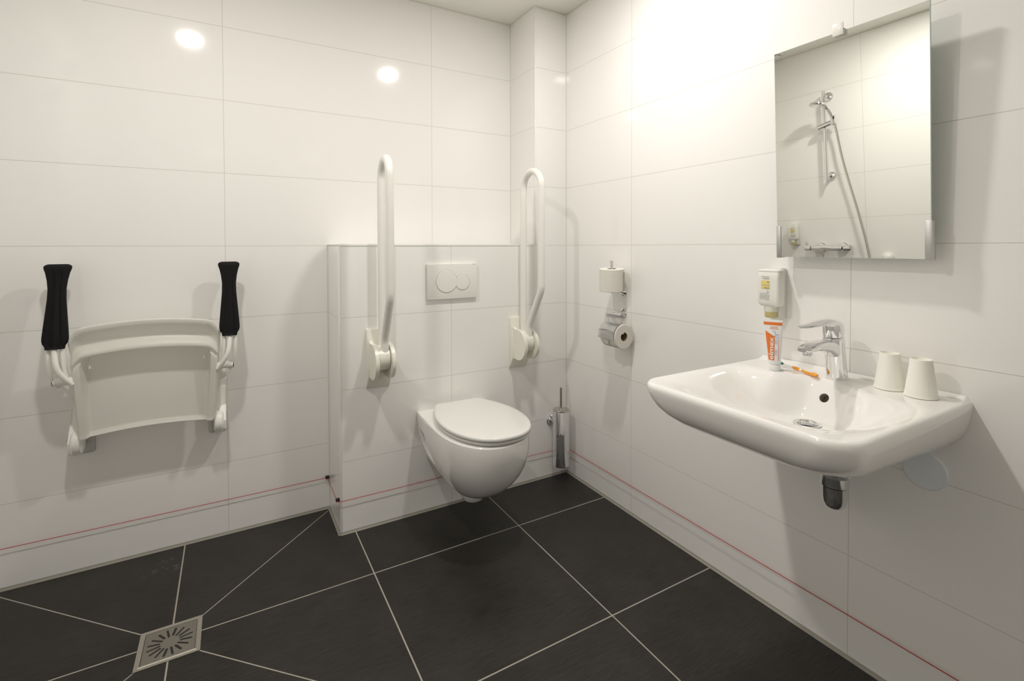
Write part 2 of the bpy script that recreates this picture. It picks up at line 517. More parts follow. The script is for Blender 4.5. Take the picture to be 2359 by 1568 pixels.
o = finish('small_flush_button', button(-.605, 1.0295, .0355, (-.6835, 1.0365, .0515)), 'railwhite', fp)
finish('button_gap', gap_ring(-.605, 1.0295, .0362, 'g'), 'ink', o)
bm = bmesh.new(); quad_marks(bm, Matrix.Translation((-.553, BOX - .0147, 1.112)) @ Matrix.Rotation(PI / 2, 4, 'X'), [(0, 0, .013, .0022)])
finish('maker_mark', bm, 'ink', fp, smooth=False)

# ------------------------------------------------------------ folding grab rails
def grab_rail(X, ang, label):
    t = thing('grab_rail', label, 'grab rail', (X, BOX, .595), 'white folding grab rails beside the toilet')
    bm = bmesh.new()
    HX = X - .010
    prism(bm, [(BOX, .593), (BOX - .004, .593), (BOX - .040, .652), (BOX - .042, .70), (BOX - .036, .775), (BOX - .016, .846), (BOX, .848)], 0, HX - .046, HX + .052, .002)
    finish('wall_plate', bm, 'plastic', t)
    cy, cz, r = -.325, .722, .073
    prof = [(BOX - .004, .843), (BOX - .016, .846), (BOX - .028, .800)]
    a0, a1 = math.radians(62), math.radians(-62)
    n = 40
    for i in range(n + 1):
        a = math.radians(70) + math.radians(220) * i / n
        prof.append((cy + r * math.cos(a), cz + r * math.sin(a)))
    prof += [(BOX - .036, .652), (BOX - .020, .628), (BOX - .004, .600)]
    for s, nm in ((-1, 'cheek'), (1, 'cheek')):
        xa, xb = (HX + s * .026, HX + s * .041)
        bm = bmesh.new(); prism(bm, prof, 0, min(xa, xb), max(xa, xb), .0025)
        finish('hinge_cheek', bm, 'plastic', t)
    bm = bmesh.new()
    lathe(bm, [(.045, -.0245), (.048, -.022), (.048, .022), (.045, .0245)], (HX, cy - .004, cz + .012), (1, 0, 0), 48)
    box(bm, (HX - .027, BOX - .050, cz - .01), (HX + .027, BOX - .01, cz + .060), .006, 2)
    box(bm, (X - .024, -.322, .72), (X + .024, -.278, .783), .008, 3)
    lathe(bm, [(.0215, .72), (.0225, .752), (.0215, .755), (.0175, .755), (.0175, .72)], (X, -.352, 0), n=32)
    finish('hinge_drum', bm, 'plastic', t)
    bm = bmesh.new()
    rot = Matrix.Rotation(ang, 4, 'Z')
    def P(y, z):
        q = rot @ Vector((0, y + .30, 0)); return Vector((X + q.x, q.y - .30, z))
    arc = [P(-.38 + .08 * math.cos(a), 1.469 + .08 * math.sin(a)) for a in [PI * i / 24 for i in range(25)]]
    path = [P(-.300, .775)] + [P(-.300, .9), P(-.30, 1.2)] + arc + fillet_path([P(-.46, 1.40), P(-.46, .995), P(-.352, .815), P(-.350, .740)], [.09, .07], 10)
    tube(bm, path, .0165, 24)
    finish('rail', bm, 'railwhite', t)
    return t
g1 = grab_rail(-.990, math.radians(-3.5), 'white folding grab rail, raised upright, on the free left end of the cistern box')
g2 = grab_rail(-.296, 0, 'white folding grab rail, raised upright, nearest the toilet brush')

# ------------------------------------------------------------ shower seat
CX = -1.803
st = thing('shower_chair', 'cream folding shower seat with black armrests, folded up on wall', 'shower seat', (CX, 0, .44))
# local frame of the folded pan: u across, v up; leans slightly out from the wall at the top
VB, VT = Vector((CX, -.100, .522)), Vector((CX, -.116, .912))
vd = (VT - VB); VL = vd.length; vdir = vd.normalized(); nrm = Vector((0, -1, 0)); nrm = (nrm - vdir * nrm.dot(vdir)).normalized()
def SP(u, v, d): return VB + Vector((u, 0, 0)) + vdir * (v * VL) + nrm * d
NU, NV = 120, 120
def pw(t, pts):
    for (a, x), (b, y) in zip(pts, pts[1:]):
        if t <= b:
            f = ss((t - a) / (b - a)); return x + (y - x) * f
    return pts[-1][1]
def seat_point(i, j):
    s = -1 + 2 * i / NU; v = j / NV
    hw = .207 + .021 * v
    u = s * hw
    arch_top = 1.0 + .064 * (1 - s * s) - .13 * (max(0, abs(s) - .80) / .2) ** 2.4
    arch_bot = .040 * (1 - s * s) + .050 * (max(0, abs(s) - .93) / .07) ** 2
    vv = arch_bot + (arch_top - arch_bot) * v
    # recessed panel: rounded rectangle
    au = abs(u); vy = v * .39
    hx = hw - .030; r = .030
    qx = au - (hx - r); qy = vy - (.715 * .39 - r)
    sd = (math.hypot(max(qx, 0), max(qy, 0)) + min(max(qx, qy), 0)) - r
    fr = ss((sd + .003) / .007)
    rail = .026 * (1 - .25 * ss((v - .72) / .1))
    ridge = pw(v, [(.0, 0), (.68, .0), (.735, .030), (.745, .030), (.845, .004), (.975, .036), (.99, .037), (1.0, .032)])
    side = ss((au - (hw - .040)) / .03)
    front = ridge * (1 - .45 * side) + rail * .45 * side
    wv = ss((v - .66) / .08)
    d = fr * (rail * (1 - wv) + front * wv)
    d += .014 * (1 - ss(v / .035)) * (1 - .9 * fr)
    d += -.020 * ss((au - (hw - .008)) / .008) - .042 * (1 - fr) * min(1, v / .72)
    return SP(u, vv, d)
bm = bmesh.new()
V = [[bm.verts.new(seat_point(i, j)) for i in range(NU + 1)] for j in range(NV + 1)]
for j in range(NV):
    for i in range(NU): bm.faces.new((V[j][i], V[j][i + 1], V[j + 1][i + 1], V[j + 1][i]))
# thickness towards the wall
ext = bmesh.ops.solidify(bm, geom=bm.faces[:], thickness=.008)
pan_s = finish('seat_pan', bm, 'showerseat', st, angle=60)
for s in (-1, 1):
    bm = bmesh.new(); tube(bm, [SP(s * .172, .665, .003), SP(s * .172, .630, .003)], .0035, 12)
    finish('pan_clip', bm, 'trim', st)
# hinge bosses and wall brackets
for s in (-1, 1):
    bx = CX + s * .222
    bm = bmesh.new()
    lathe(bm, [(.030, -.020), (.040, -.016), (.043, -.006), (.043, .006), (.036, .014), (.012, .020), (.001, .021)], (bx - s * .002, -.066, .498), (s, 0, 0), 40)
    finish('hinge_boss', bm, 'showerseat', st)
    bm = bmesh.new()
    a = bx
    prism(bm, [(0, .625), (-.012, .620), (-.040, .560), (-.075, .535), (-.095, .505), (-.090, .470), (-.065, .452), (-.02, .462), (0, .47)], 0, min(a - s * .006, a + s * .020), max(a - s * .006, a + s * .020), .006)
    finish('side_bracket', bm, 'showerseat', st)
    bm = bmesh.new()
    c = CX + s * .206
    box(bm, (c - .026, -.014, .437), (c + .026, 0, .560), .008, 3)
    box(bm, (c - .018, -.020, .482), (c + .018, -.008, .505), .004, 2)
    tube(bm, [(c + .010, -.015, .443), (c + .010, -.015, .458)], .0015, 8)
    finish('wall_bracket', bm, 'clearplate', st)
    bm = bmesh.new(); box(bm, (CX + s * .205 - .02, -.055, .52), (CX + s * .205 + .02, -.03, .84), .006, 2)
    finish('support_bar', bm, 'showerseat', st)
# armrests
for s in (-1, 1):
    ax = CX + s * .258
    bm = bmesh.new()
    prof = [(0, .026, .009), (.003, .0335, .014), (.008, .0375, .0175), (.016, .0370, .0175), (.030, .0325, .0165), (.055, .0275, .016), (.085, .0243, .016), (.12, .0250, .0165),
            (.17, .0290, .017), (.22, .0330, .018), (.248, .0350, .018), (.258, .0350, .018), (.268, .0330, .017), (.276, .0280, .016), (.279, .0265, .016), (.287, .0260, .016)]
    R = []
    for h, w, d in prof:
        z = 1.137 - h; y = -.080 - .055 * (h / .287)
        ring = []
        for k in range(48):
            a = 2 * PI * k / 48
            x = math.copysign(abs(math.cos(a)) ** .62, math.cos(a)) * w
            yy = math.copysign(abs(math.sin(a)) ** .7, math.sin(a)) * d
            if math.sin(a) < 0 and .02 < h < .28:            # two long grooves on the face
                q = abs(x / w)
                yy += .0058 * math.exp(-((q - .36) / .12) ** 2)
            ring.append(Vector((ax + x, y + yy, z)))
        R.append(ring)
    bm2 = bmesh.new(); rings(bm2, R)
    finish('armrest_grip', bm2, 'rubber', st)
    bm.free()
    tx = CX + s * .262
    bm = bmesh.new()
    path = smooth_path([(ax, -.136, .862), (ax, -.142, .835), (ax - s * .006, -.150, .790), (ax - s * .020, -.145, .755), (ax - s * .042, -.130, .722)], 6)
    tube(bm, path, .0085, 14)
    finish('arm_tube', bm, 'showerseat', st)
    for off, nm in ((-.0185, 0), (.0185, 1)):
        bm = bmesh.new()
        X0 = ax + off
        R = []
        pth = [(X0, -.128, .866, .013), (X0, -.130, .830, .013), (X0 - s * .001, -.128, .795, .016), (X0 - s * .004, -.118, .760, .020), (X0 - s * .010, -.105, .730, .022), (X0 - s * .018, -.095, .710, .018)]
        for (px, py, pz, w) in pth:
            R.append([Vector((px + .0075 * math.cos(2 * PI * k / 16), py + w * math.sin(2 * PI * k / 16), pz)) for k in range(16)])
        rings(bm, R)
        finish('arm_plate', bm, 'showerseat', st)
    bm = bmesh.new()
    tube(bm, [(CX + s * .195, -.118, .732), (CX + s * .268, -.118, .732)], .0135, 24)
    piv = finish('pivot_tube', bm, 'showerseat', st)
    bm = bmesh.new(); lathe(bm, [(.0125, 0), (.0125, .002), (.010, .003)], (CX + s * .268, -.118, .732), (s, 0, 0), 24)
    finish('end_cap', bm, 'black', piv)
    bm = bmesh.new()
    R = []
    for ri, (rad, dx) in enumerate(((.058, 0), (.062, .004), (.062, .010), (.058, .013))):
        ring = []
        for k in range(41):
            a = PI + PI * k / 40
            ring.append(Vector((CX + s * .212 + rad * .98 * math.cos(a) , -.046 - dx, .728 + rad * 1.05 * math.sin(a))))
        R.append(ring)
    rings(bm, R, True)
    finish('quadrant_cover', bm, 'showerseat', st)

# ------------------------------------------------------------ toilet brush
bxx, byy = -.085, -.318
tb = thing('toilet_brush', 'polished steel toilet brush holder on the wall in the corner', 'toilet brush', (bxx, BOX, .06))
bm = bmesh.new(); lathe(bm, [(.001, .079), (.040, .079), (.0425, .082), (.0425, .356), (.041, .359)], (bxx, byy, 0), n=64)
finish('holder', bm, 'chrome', tb)
bm = bmesh.new(); lathe(bm, [(.0415, .3595), (.0425, .361), (.0425, .364), (.0412, .366), (.010, .367), (.0085, .372)], (bxx, byy, 0), n=64)
finish('lid', bm, 'steel', tb)
bm = bmesh.new(); tube(bm, [(bxx, byy, .366), (bxx, byy, .476), (bxx, byy, .478)], [.0065, .0065, .005], 20)
finish('handle', bm, 'steel', tb)
bm = bmesh.new(); lathe(bm, [(.026, 0), (.026, .006), (.023, .009), (.009, .010), (.009, .034)], (-.103, BOX, .293), (0, -1, 0), 36)
finish('wall_mount', bm, 'chrome', tb)

# ------------------------------------------------------------ spare roll holder and roll
def rosette(bm, x, y, z, r=.0215):
    lathe(bm, [(r, 0), (r, .004), (r * .9, .008), (r * .55, .014), (.010, .020)], (x, y, z), (-1, 0, 0), 40)
sy, sz = -.686, .990
sh = thing('spare_roll_holder', 'chrome upright post holder carrying the spare roll on right wall', 'toilet roll holder', (0, sy, sz))
bm = bmesh.new(); rosette(bm, 0, sy, sz)
finish('wall_mount', bm, 'chrome', sh)
bm = bmesh.new()
tube(bm, fillet_path([(-.012, sy, sz), (-.072, sy, sz), (-.072, sy, sz + .14)], .012, 6), .0065, 16)
lathe(bm, [(.0065, .132), (.010, .134), (.010, .138), (.008, .140)], (-.072, sy, sz), n=24)
finish('post', bm, 'chrome', sh)
def roll(name, axis, c, r, w, rc, label):
    t = thing(name, label, 'toilet paper', c, 'toilet paper rolls on the right wall')
    d = Vector(axis); 
    bm = bmesh.new()
    prof = [(rc, -w / 2), (r - .002, -w / 2), (r, -w / 2 + .002)]
    k = 5
    for i in range(1, k): prof.append((r * (1 - .004 * (i % 2)), -w / 2 + w * i / k))
    prof += [(r, w / 2 - .002), (r - .002, w / 2), (rc, w / 2), (rc, -w / 2)]
    lathe(bm, prof, c, d, 64, False, False)
    finish('paper', bm, 'paper', t)
    bm = bmesh.new()
    lathe(bm, [(rc, -w / 2 + .0005), (rc, w / 2 - .0005), (rc - .0012, w / 2 - .0005), (rc - .0012, -w / 2 + .0005), (rc, -w / 2 + .0005)], c, d, 40, False, False)
    finish('cardboard_core', bm, 'card', t)
    return t
r1 = roll('toilet_roll', (0, 0, 1), (-.072, sy, 1.0465), .0545, .099, .021, 'full white spare toilet roll standing upright on its chrome post')
bm = bmesh.new()   # loose outer sheet edge
R = []
for k in range(13):
    a = math.radians(-72 + 2.5 * k)
    rr = .0550 + .0012 * (k / 12) ** 2
    R.append([Vector((-.072 + rr * math.cos(a), sy + rr * math.sin(a), z)) for z in (.999, 1.082)])
V = [[bm.verts.new(p) for p in r] for r in R]
for a, b in zip(V, V[1:]): bm.faces.new((a[0], a[1], b[1], b[0]))
bmesh.ops.solidify(bm, geom=bm.faces[:], thickness=.0006)
finish('loose_sheet', bm, 'paper', r1)

r1.matrix_world = Matrix.Translation(r1.location) @ Matrix.Rotation(math.radians(3.5), 4, Vector((.69, -.72, 0)))
hy, hz = -.682, .893
rh = thing('covered_roll_holder', 'chrome holder with curved flap cover on right wall', 'toilet roll holder', (0, hy, hz))
bm = bmesh.new(); rosette(bm, 0, hy, hz, .0235)
finish('wall_mount', bm, 'chrome', rh)
RY0, RY1, RXc, RZc = -.760, -.660, -.066, .803
bm = bmesh.new()
tube(bm, [(-.012, hy, hz), (-.045, hy, hz), (-.066, hy + .012, hz + .001)], [.010, .007, .0055], 18)
tube(bm, [(RXc, RY1 + .018, hz + .001), (RXc, RY0 + .020, hz + .001)], .0042, 14)
tube(bm, fillet_path([(RXc, RY1 + .014, hz), (RXc, RY1 + .014, RZc + .0135), (RXc, RY0 + .008, RZc + .0135)], .008, 6), .0042, 14)
finish('arm', bm, 'chrome', rh)
bm = bmesh.new()
R = []
n = 28
prof = [(RXc + .002, hz + .006)]
for i in range(n + 1):
    a = math.radians(84 + 106 * i / n); prof.append((RXc + .0605 * math.cos(a) * 1.0, RZc + .0605 * math.sin(a) + (.030 * (1 - ss(i / 9)) if i < 9 else 0)))
for (x, z) in prof: R.append([Vector((x, y, z)) for y in (RY1 + .002, RY0 + .004)])
V = [[bm.verts.new(p) for p in r] for r in R]
for a, b in zip(V, V[1:]): bm.faces.new((a[0], a[1], b[1], b[0]))
bmesh.ops.solidify(bm, geom=bm.faces[:], thickness=.0012)
finish('flap_cover', bm, 'chrome', rh, angle=60)
r2 = roll('toilet_roll', (0, 1, 0), (RXc, (RY0 + RY1) / 2, RZc), .0535, .098, .019, 'white toilet roll lying under the chrome flap cover')
bm = bmesh.new()
y0 = RY1 - .028
vs = [(RXc - .0575, y0, RZc - .004), (RXc - .0575, y0 - .042, RZc - .004), (RXc - .0560, y0 - .030, RZc - .030), (RXc - .0560, y0 - .016, RZc - .034)]
bm.faces.new([bm.verts.new(p) for p in vs]); bmesh.ops.solidify(bm, geom=bm.faces[:], thickness=.0008)
finish('folded_tip', bm, 'paper', r2, smooth=False)

# ------------------------------------------------------------ washbasin
BY = -1.6175; BW = .2725; BD = .560; BZ = .819
def bring(z, a, b, r, n=20, tilt=0.0, back=0.0):
    """closed ring: side inset a, front inset b, corner radius r; back edge on the wall"""
    hw = BW - a; xf = -(BD - b); pts = []
    r = max(r, .004)
    for i in range(n): pts.append((xf * .0 + (xf + r) * (i / n), BY + hw))
    for i in range(n): 
        t = PI / 2 * i / n; pts.append((xf + r - r * math.sin(t), BY + hw - r + r * math.cos(t)))
    for i in range(2 * n): pts.append((xf, BY + hw - r - (2 * hw - 2 * r) * i / (2 * n)))
    for i in range(n):
        t = PI / 2 * i / n; pts.append((xf + r - r * math.cos(t), BY - hw + r - r * math.sin(t)))
    for i in range(n): pts.append(((xf + r) * (1 - i / n), BY - hw))
    for i in range(2 * n): pts.append((0.0, BY - hw + 2 * hw * i / (2 * n)))
    out = []
    for x, y in pts:
        zz = z - tilt * (1 + x / BD)
        out.append(Vector((min(x, -.0) - .0005, y, zz)))
    return out
def bowl_z(x, y):
    xs0 = -.098 - .060 * ss((abs(y - BY) - .035) / .10)
    fx = ss((x + .545) / .27) * ss((xs0 - x) / .076)
    dy = abs(y - BY)
    fy = ss((.262 - dy) / .20)
    z = BZ - .103 * (fx * fy) ** .85
    z += .009 * ss((x + .017) / .013)
    z -= 0   # deck sits just below the raised rim
    return z + .0036
bm = bmesh.new()
R = []
# underside up to rim
for z, a, b, r, tl in ((.700, .160, .200, .07, .046), (.703, .115, .120, .09, .046), (.709, .084, .086, .098, .042), (.716, .061, .062, .100, .036),
                       (.726, .041, .043, .098, .030), (.742, .022, .025, .092, .022), (.760, .011, .013, .084, .014), (.780, .0045, .0055, .076, .007),
                       (.800, .0010, .0015, .070, .002), (.812, .0, .0, .066, 0), (.820, .001, .001, .064, 0), (.8255, .004, .004, .060, 0), (.8285, .0085, .0085, .055, 0)):
    R.append(bring(.8225 - (.8285 - z) * .885, a, b, r, tilt=tl))
base = bring(BZ, .0085, .0085, .055)
cen = Vector((-.215, BY, 0))
NS = 70
for k in range(1, NS):
    s = 1 - k / NS
    s = s ** .9
    ring = []
    for p in base:
        q = cen + (Vector((p.x, p.y, 0)) - cen) * s
        z = bowl_z(q.x, q.y)
        ring.append(Vector((q.x, q.y, z)))
    R.append(ring)
basin = thing('washbasin', 'white wall-hung washbasin with wide shallow bowl under the mirror', 'washbasin', (0, BY, .66))
rings(bm, R)
body = finish('bowl', bm, 'ceramic', basin, angle=70)
DX = -.210
dz = bowl_z(DX, BY)
cut1 = bmesh.new(); lathe(cut1, [(.026, dz - .06), (.026, dz + .03)], (DX, BY, 0), n=40)
ox = -.130
oz = bowl_z(ox, BY); slope = (bowl_z(ox + .004, BY) - bowl_z(ox - .004, BY)) / .008
onrm = Vector((-slope, 0, 1)).normalized()
cut2 = bmesh.new(); lathe(cut2, [(.0125, -.028), (.0125, .02)], Vector((ox, BY, oz)), onrm, n=32)
boolean(body, [cut1, cut2])
body.data.set_sharp_from_angle(angle=math.radians(50))
bm = bmesh.new(); lathe(bm, [(.0005, -.0272), (.0122, -.0272), (.0122, -.026), (.0005, -.026)], Vector((ox, BY, oz)), onrm, n=32)
lathe(bm, [(.0122, -.027), (.0122, -.002), (.0119, -.002), (.0119, -.027)], Vector((ox, BY, oz)), onrm, n=32, cap0=False, cap1=False)
finish('overflow_hole', bm, 'hole', basin)
bm = bmesh.new()
lathe(bm, [(.0255, -.040), (.0255, -.002), (.0315, .0002), (.0338, .0016), (.0328, .0028), (.029, .0028), (.0250, .0005), (.0228, -.005), (.0222, -.014), (.0222, -.040)], (DX, BY, dz), n=48, cap0=False, cap1=False)
drain = finish('waste_ring', bm, 'chrome', basin)
bm = bmesh.new()
lathe(bm, [(.0005, -.036), (.0218, -.036), (.0218, -.033), (.0005, -.032)], (DX, BY, dz), n=32)
finish('waste_shade_disc', bm, 'dark', drain)  # near-black disc down the waste; the hole's shade is put into its colour

trap = thing('bottle_trap', 'chrome bottle trap hanging under the washbasin', 'trap', (-.100, -1.632, .466))
bm = bmesh.new()
lathe(bm, [(.0005, .468), (.010, .469), (.018, .473), (.026, .480), (.0295, .492), (.031, .506), (.031, .533)], (-.100, -1.632, 0), n=48)
finish('cup', bm, 'chrome', trap)
bm = bmesh.new()
lathe(bm, [(.031, .5345), (.034, .536), (.034, .562), (.028, .566), (.015, .568), (.015, .60), (.014, .668)], (-.100, -1.632, 0), n=48)
finish('collar', bm, 'chrome', trap)
bm = bmesh.new()
tube(bm, [(-.100, -1.632, .585), (-.05, -1.632, .585), (0, -1.632, .585)], .014, 20)
lathe(bm, [(.034, 0), (.034, .004), (.016, .010)], (0, -1.632, .585), (-1, 0, 0), 36)
finish('wall_pipe', bm, 'chrome', trap)

cv = bmesh.new(); lathe(cv, [(.0475, 0), (.0475, .0035), (.046, .005), (.0005, .0055)], (0, -1.798, .619), (-1, 0, 0), 64)
cvo = finish('cover_plate', cv, 'coverplate')
tag(cvo, 'round flat white blanking cover on the wall below the washbasin', 'cover plate')

# ------------------------------------------------------------ faucet
fx_, fz_ = -.066, bowl_z(-.066, BY)
SPZ = .011
fa = thing('basin_mixer_tap', 'chrome single-lever mixer tap on the washbasin deck', 'tap', (fx_, BY, fz_))
def oval(cx, cy, z, rx, ry, n=40, tx=0.0, p=2.0):
    out = []
    for k in range(n):
        a = 2 * PI * k / n
        c = math.copysign(abs(math.cos(a)) ** (2 / p), math.cos(a)); s = math.copysign(abs(math.sin(a)) ** (2 / p), math.sin(a))
        out.append(Vector((cx + rx * c, cy + ry * s, z + tx * rx * c)))
    return out
bm = bmesh.new()
R = [oval(-.0640, BY, fz_, .0270, .0270), oval(-.0642, BY, fz_ + .003, .0275, .0275), oval(-.0660, BY, fz_ + .012, .0268, .0268),
     oval(-.0700, BY, fz_ + .035, .0258, .0256), oval(-.0745, BY, fz_ + .060, .0256, .0252), oval(-.0785, BY, fz_ + .080, .0260, .0254),
     oval(-.0820, BY, fz_ + .098, .0266, .0258), oval(-.0848, BY, fz_ + .113, .0266, .0258, tx=.10), oval(-.0855, BY, fz_ + .1195, .0256, .0250, tx=.12)]
rings(bm, R)
# spout
R = []
for t, (x, z, w, h) in enumerate([(-.072, fz_ + .080, .022, .029), (-.098, fz_ + .088, .0222, .025), (-.125, fz_ + .097, .0215, .0185), (-.155, fz_ + .101, .0222, .0150),
                                  (-.190, fz_ + .1015, .0220, .0118), (-.215, fz_ + .0995, .0205, .0098), (-.230, fz_ + .0980, .0170, .0078), (-.238, fz_ + .0975, .0115, .0050)]):
    ring = []
    for k in range(36):
        a = 2 * PI * k / 36
        c = math.copysign(abs(math.cos(a)) ** .8, math.cos(a)); s = math.copysign(abs(math.sin(a)) ** .8, math.sin(a))
        ring.append(Vector((x, BY + w * c, z + h * s)))
    R.append(ring)
rings(bm, R)
finish('body', bm, 'chrome', fa, angle=50)
bm = bmesh.new()
lathe(bm, [(.0115, 0), (.0122, -.001), (.0122, -.010), (.0105, -.0115), (.0095, -.009), (.0005, -.008)], (-.212, BY, fz_ + .0915), n=32)
finish('aerator', bm, 'chrome', fa)
bm = bmesh.new()
R = [oval(-.0856, BY, fz_ + .1215, .0250, .0246, tx=.12), oval(-.0860, BY, fz_ + .130, .0266, .0258, tx=.08), oval(-.0865, BY, fz_ + .140, .0270, .0260),
     oval(-.0880, BY, fz_ + .150, .0262, .0254), oval(-.090, BY, fz_ + .158, .0240, .0234), oval(-.093, BY, fz_ + .1645, .0190, .0190), oval(-.096, BY, fz_ + .1680, .0110, .0110), oval(-.097, BY, fz_ + .1688, .002, .002)]
rings(bm, R)
R = []
for (x, z, w, h) in [(-.070, fz_ + .148, .0190, .014), (-.086, fz_ + .1560, .0222, .0135), (-.108, fz_ + .1600, .0226, .0118), (-.135, fz_ + .1625, .0205, .0085), (-.170, fz_ + .1612, .0195, .0058),
                     (-.200, fz_ + .1590, .0178, .0042), (-.224, fz_ + .1580, .0150, .0034), (-.238, fz_ + .1575, .0110, .0027), (-.244, fz_ + .1575, .0055, .0018)]:
    R.append([Vector((x, BY + w * math.cos(2 * PI * k / 32), z + h * math.sin(2 * PI * k / 32))) for k in range(32)])
rings(bm, R)
finish('lever', bm, 'chrome', fa, angle=50)
bm = bmesh.new(); lathe(bm, [(.0032, 0), (.0032, .0015), (.001, .002)], (-.1045, BY, fz_ + .135), (-1, 0, .1), 16)
finish('indicator', bm, 'darkink', fa)

# ------------------------------------------------------------ cups
def cup(x, y, label):
    z0 = bowl_z(x, y) + .0005
    t = thing('paper_cup', label, 'cup', (x, y, z0), 'upturned paper cups on the washbasin')
    hgt = .092; rt, rb = .0218, .0332
    bm = bmesh.new()
    prof = [(rb - .0018, .0), (rb + .0008, .0003), (rb + .0016, .0016), (rb + .0006, .003)]
    for i in range(1, 12): f = i / 12; prof.append((rb + (rt - rb) * f, .003 + (hgt - .003) * f))
    prof += [(rt + .0003, hgt), (rt - .0012, hgt + .0006), (rt - .0018, hgt - .003), (rt - .002, hgt - .0052), (.0005, hgt - .0055)]
    lathe(bm, prof, (x, y, z0), n=56, cap0=False)
    finish('cup_body', bm, 'cup', t)
    bm = bmesh.new()
    s = (rt - rb) / hgt; R = []
    for i in range(2):
        f = i; r = rb + (rt - rb) * f + .0002; zz = z0 + .004 + (hgt - .006) * f
        a = math.radians(225)
        R.append([Vector((x + (r + dr) * math.cos(a + da), y + (r + dr) * math.sin(a + da), zz)) for da, dr in ((-.025, -.0006), (-.025, .0000), (.025, -.0001), (.025, -.0006))])
    rings(bm, R); finish('seam', bm, 'cup', t, smooth=False)
    return t
c1 = cup(-.052, -1.7390, 'cream upturned paper cup nearer the tap')
c2 = cup(-.066, -1.8115, 'cream upturned paper cup nearer the end of washbasin')

# ------------------------------------------------------------ toothpaste tube standing on its cap
pz = bowl_z(-.128, -1.475) + .0005
tp = thing('toothpaste_tube', 'white and orange toothpaste tube standing on its cap on the washbasin', 'toothpaste', (-.128, -1.475, pz))
# tube faces the room: width direction d, facing direction f
tdir = Vector((.42, -.90, 0)).normalized(); fdir = Vector((-tdir.y * -1, 0, 0))
fdir = Vector((tdir.y, -tdir.x, 0)).normalized()     # toward the room
if fdir.x > 0: fdir = -fdir
tc = Vector((-.128, -1.475, pz)); tl = .144
HK = 1.045
def TP(u, h, d): return tc + tdir * u + fdir * d + Vector((0, 0, h * HK))
lean = -.006
bm = bmesh.new()
R = []
def tw(h): 
    f = h / tl; return (.0165 + (.0265 - .0165) * ss(f * 1.0) , .0165 * (1 - f) ** .8 + .0012)
for i in range(26):
    h = .018 + (tl - .018) * i / 25
    w, d = tw(h)
    if i == 0: w, d = .0150, .0145
    R.append([TP(w * math.cos(2 * PI * k / 40) + lean * (h / tl), h, d * math.sin(2 * PI * k / 40)) for k in range(40)])
rings(bm, R)
tb_ = finish('tube_body', bm, 'tube', tp, angle=50)
bm = bmesh.new(); lathe(bm, [(.0150, 0), (.0158, .0015), (.0158, .0165), (.0150, .0180), (.010, .0185)], tc, n=40)
finish('cap', bm, 'tube', tp)
def on_tube(u, h, lift=.0006):
    w, d = tw(h); q = min(.97, abs(u - lean * h / tl) / w)
    return TP(u, h, d * math.sqrt(1 - q * q) + lift)
def tube_patch(name, fn_u0, fn_u1, h0, h1, mat, n=14, m=24, lift=.0006, par=None):
    n = max(n, 28) if name == 'brand_panel' else n
    bm = bmesh.new(); V = []
    for j in range(m + 1):
        h = h0 + (h1 - h0) * j / m; row = []
        for i in range(n + 1):
            u = fn_u0(h) + (fn_u1(h) - fn_u0(h)) * i / n; row.append(bm.verts.new(on_tube(u, h, lift)))
        V.append(row)
    for j in range(m):
        for i in range(n): bm.faces.new((V[j][i], V[j][i + 1], V[j + 1][i + 1], V[j + 1][i]))
    return finish(name, bm, mat, par or tp)
edge = lambda s: (lambda h: lean * h / tl + s * tw(h)[0] * .95)
tube_patch('orange_band', edge(-1), edge(1), .1290, .1370, 'orange', 24, 4)
LEFT = -1
def bu0(h): return lean * h / tl - tw(h)[0] * .82
def bu1(h): return min(.0002, bu0(h) + max(.0004, (.112 - h) * 1.6)) if h > .098 else .0002
logo = tube_patch('brand_panel', bu0, bu1, .030, .1115, 'orange', 12, 40)
# lettering reading upwards
cu = bpy.data.curves.new('lettering', 'FONT'); cu.body = 'elmex'; cu.size = .0215; cu.align_x = 'LEFT'; cu.align_y = 'BOTTOM_BASELINE'; cu.offset = .0
t_ = bpy.data.objects.new('tmp', cu); COL.objects.link(t_); bpy.context.view_layer.update()
me = bpy.data.meshes.new_from_object(t_.evaluated_get(bpy.context.evaluated_depsgraph_get())); bpy.data.objects.remove(t_)
bm = bmesh.new()
for ddx, ddy in ((0, 0), (.0005, 0), (-.0005, 0), (0, .00035), (0, -.00035)):     # heavier strokes
    n0 = len(bm.verts); bm.from_mesh(me); bm.verts.ensure_lookup_table()
    for q in bm.verts[n0:]: q.co.x += ddx; q.co.y += ddy; q.co.z = .00003 * (ddx * 2000 + ddy * 1000)
bmesh.ops.triangulate(bm, faces=bm.faces[:])
bmesh.ops.subdivide_edges(bm, edges=[e for e in bm.edges if e.calc_length() > .0015], cuts=5)
xs = [q.co.x for q in bm.verts]; wd = max(xs) - min(xs); x0 = min(xs)
for q in bm.verts:
    a = (q.co.x - x0) / wd; bb = q.co.y
    h = .0325 + a * .062
    u = -.0026 - bb * .80
    q.co = on_tube(u, h, .0012 + q.co.z)
finish('lettering', bm, 'tube', logo, smooth=False)['label'] = 'white lettering elmex'
tube_patch('orange_rule', lambda h: .0102, lambda h: .0110, .030, .088, 'orange', 2, 20)
def marks(name, L, mat):
    bm = bmesh.new()
    for u0, u1, h, th in L:
        a = [on_tube(u0, h), on_tube((u0 + u1) / 2, h), on_tube(u1, h)]; b = [p + Vector((0, 0, th)) for p in a]
        A = [bm.verts.new(p) for p in a]; B = [bm.verts.new(p) for p in b]
        for i in range(2): bm.faces.new((A[i], A[i + 1], B[i + 1], B[i]))
    return finish(name, bm, mat, tp, smooth=False)
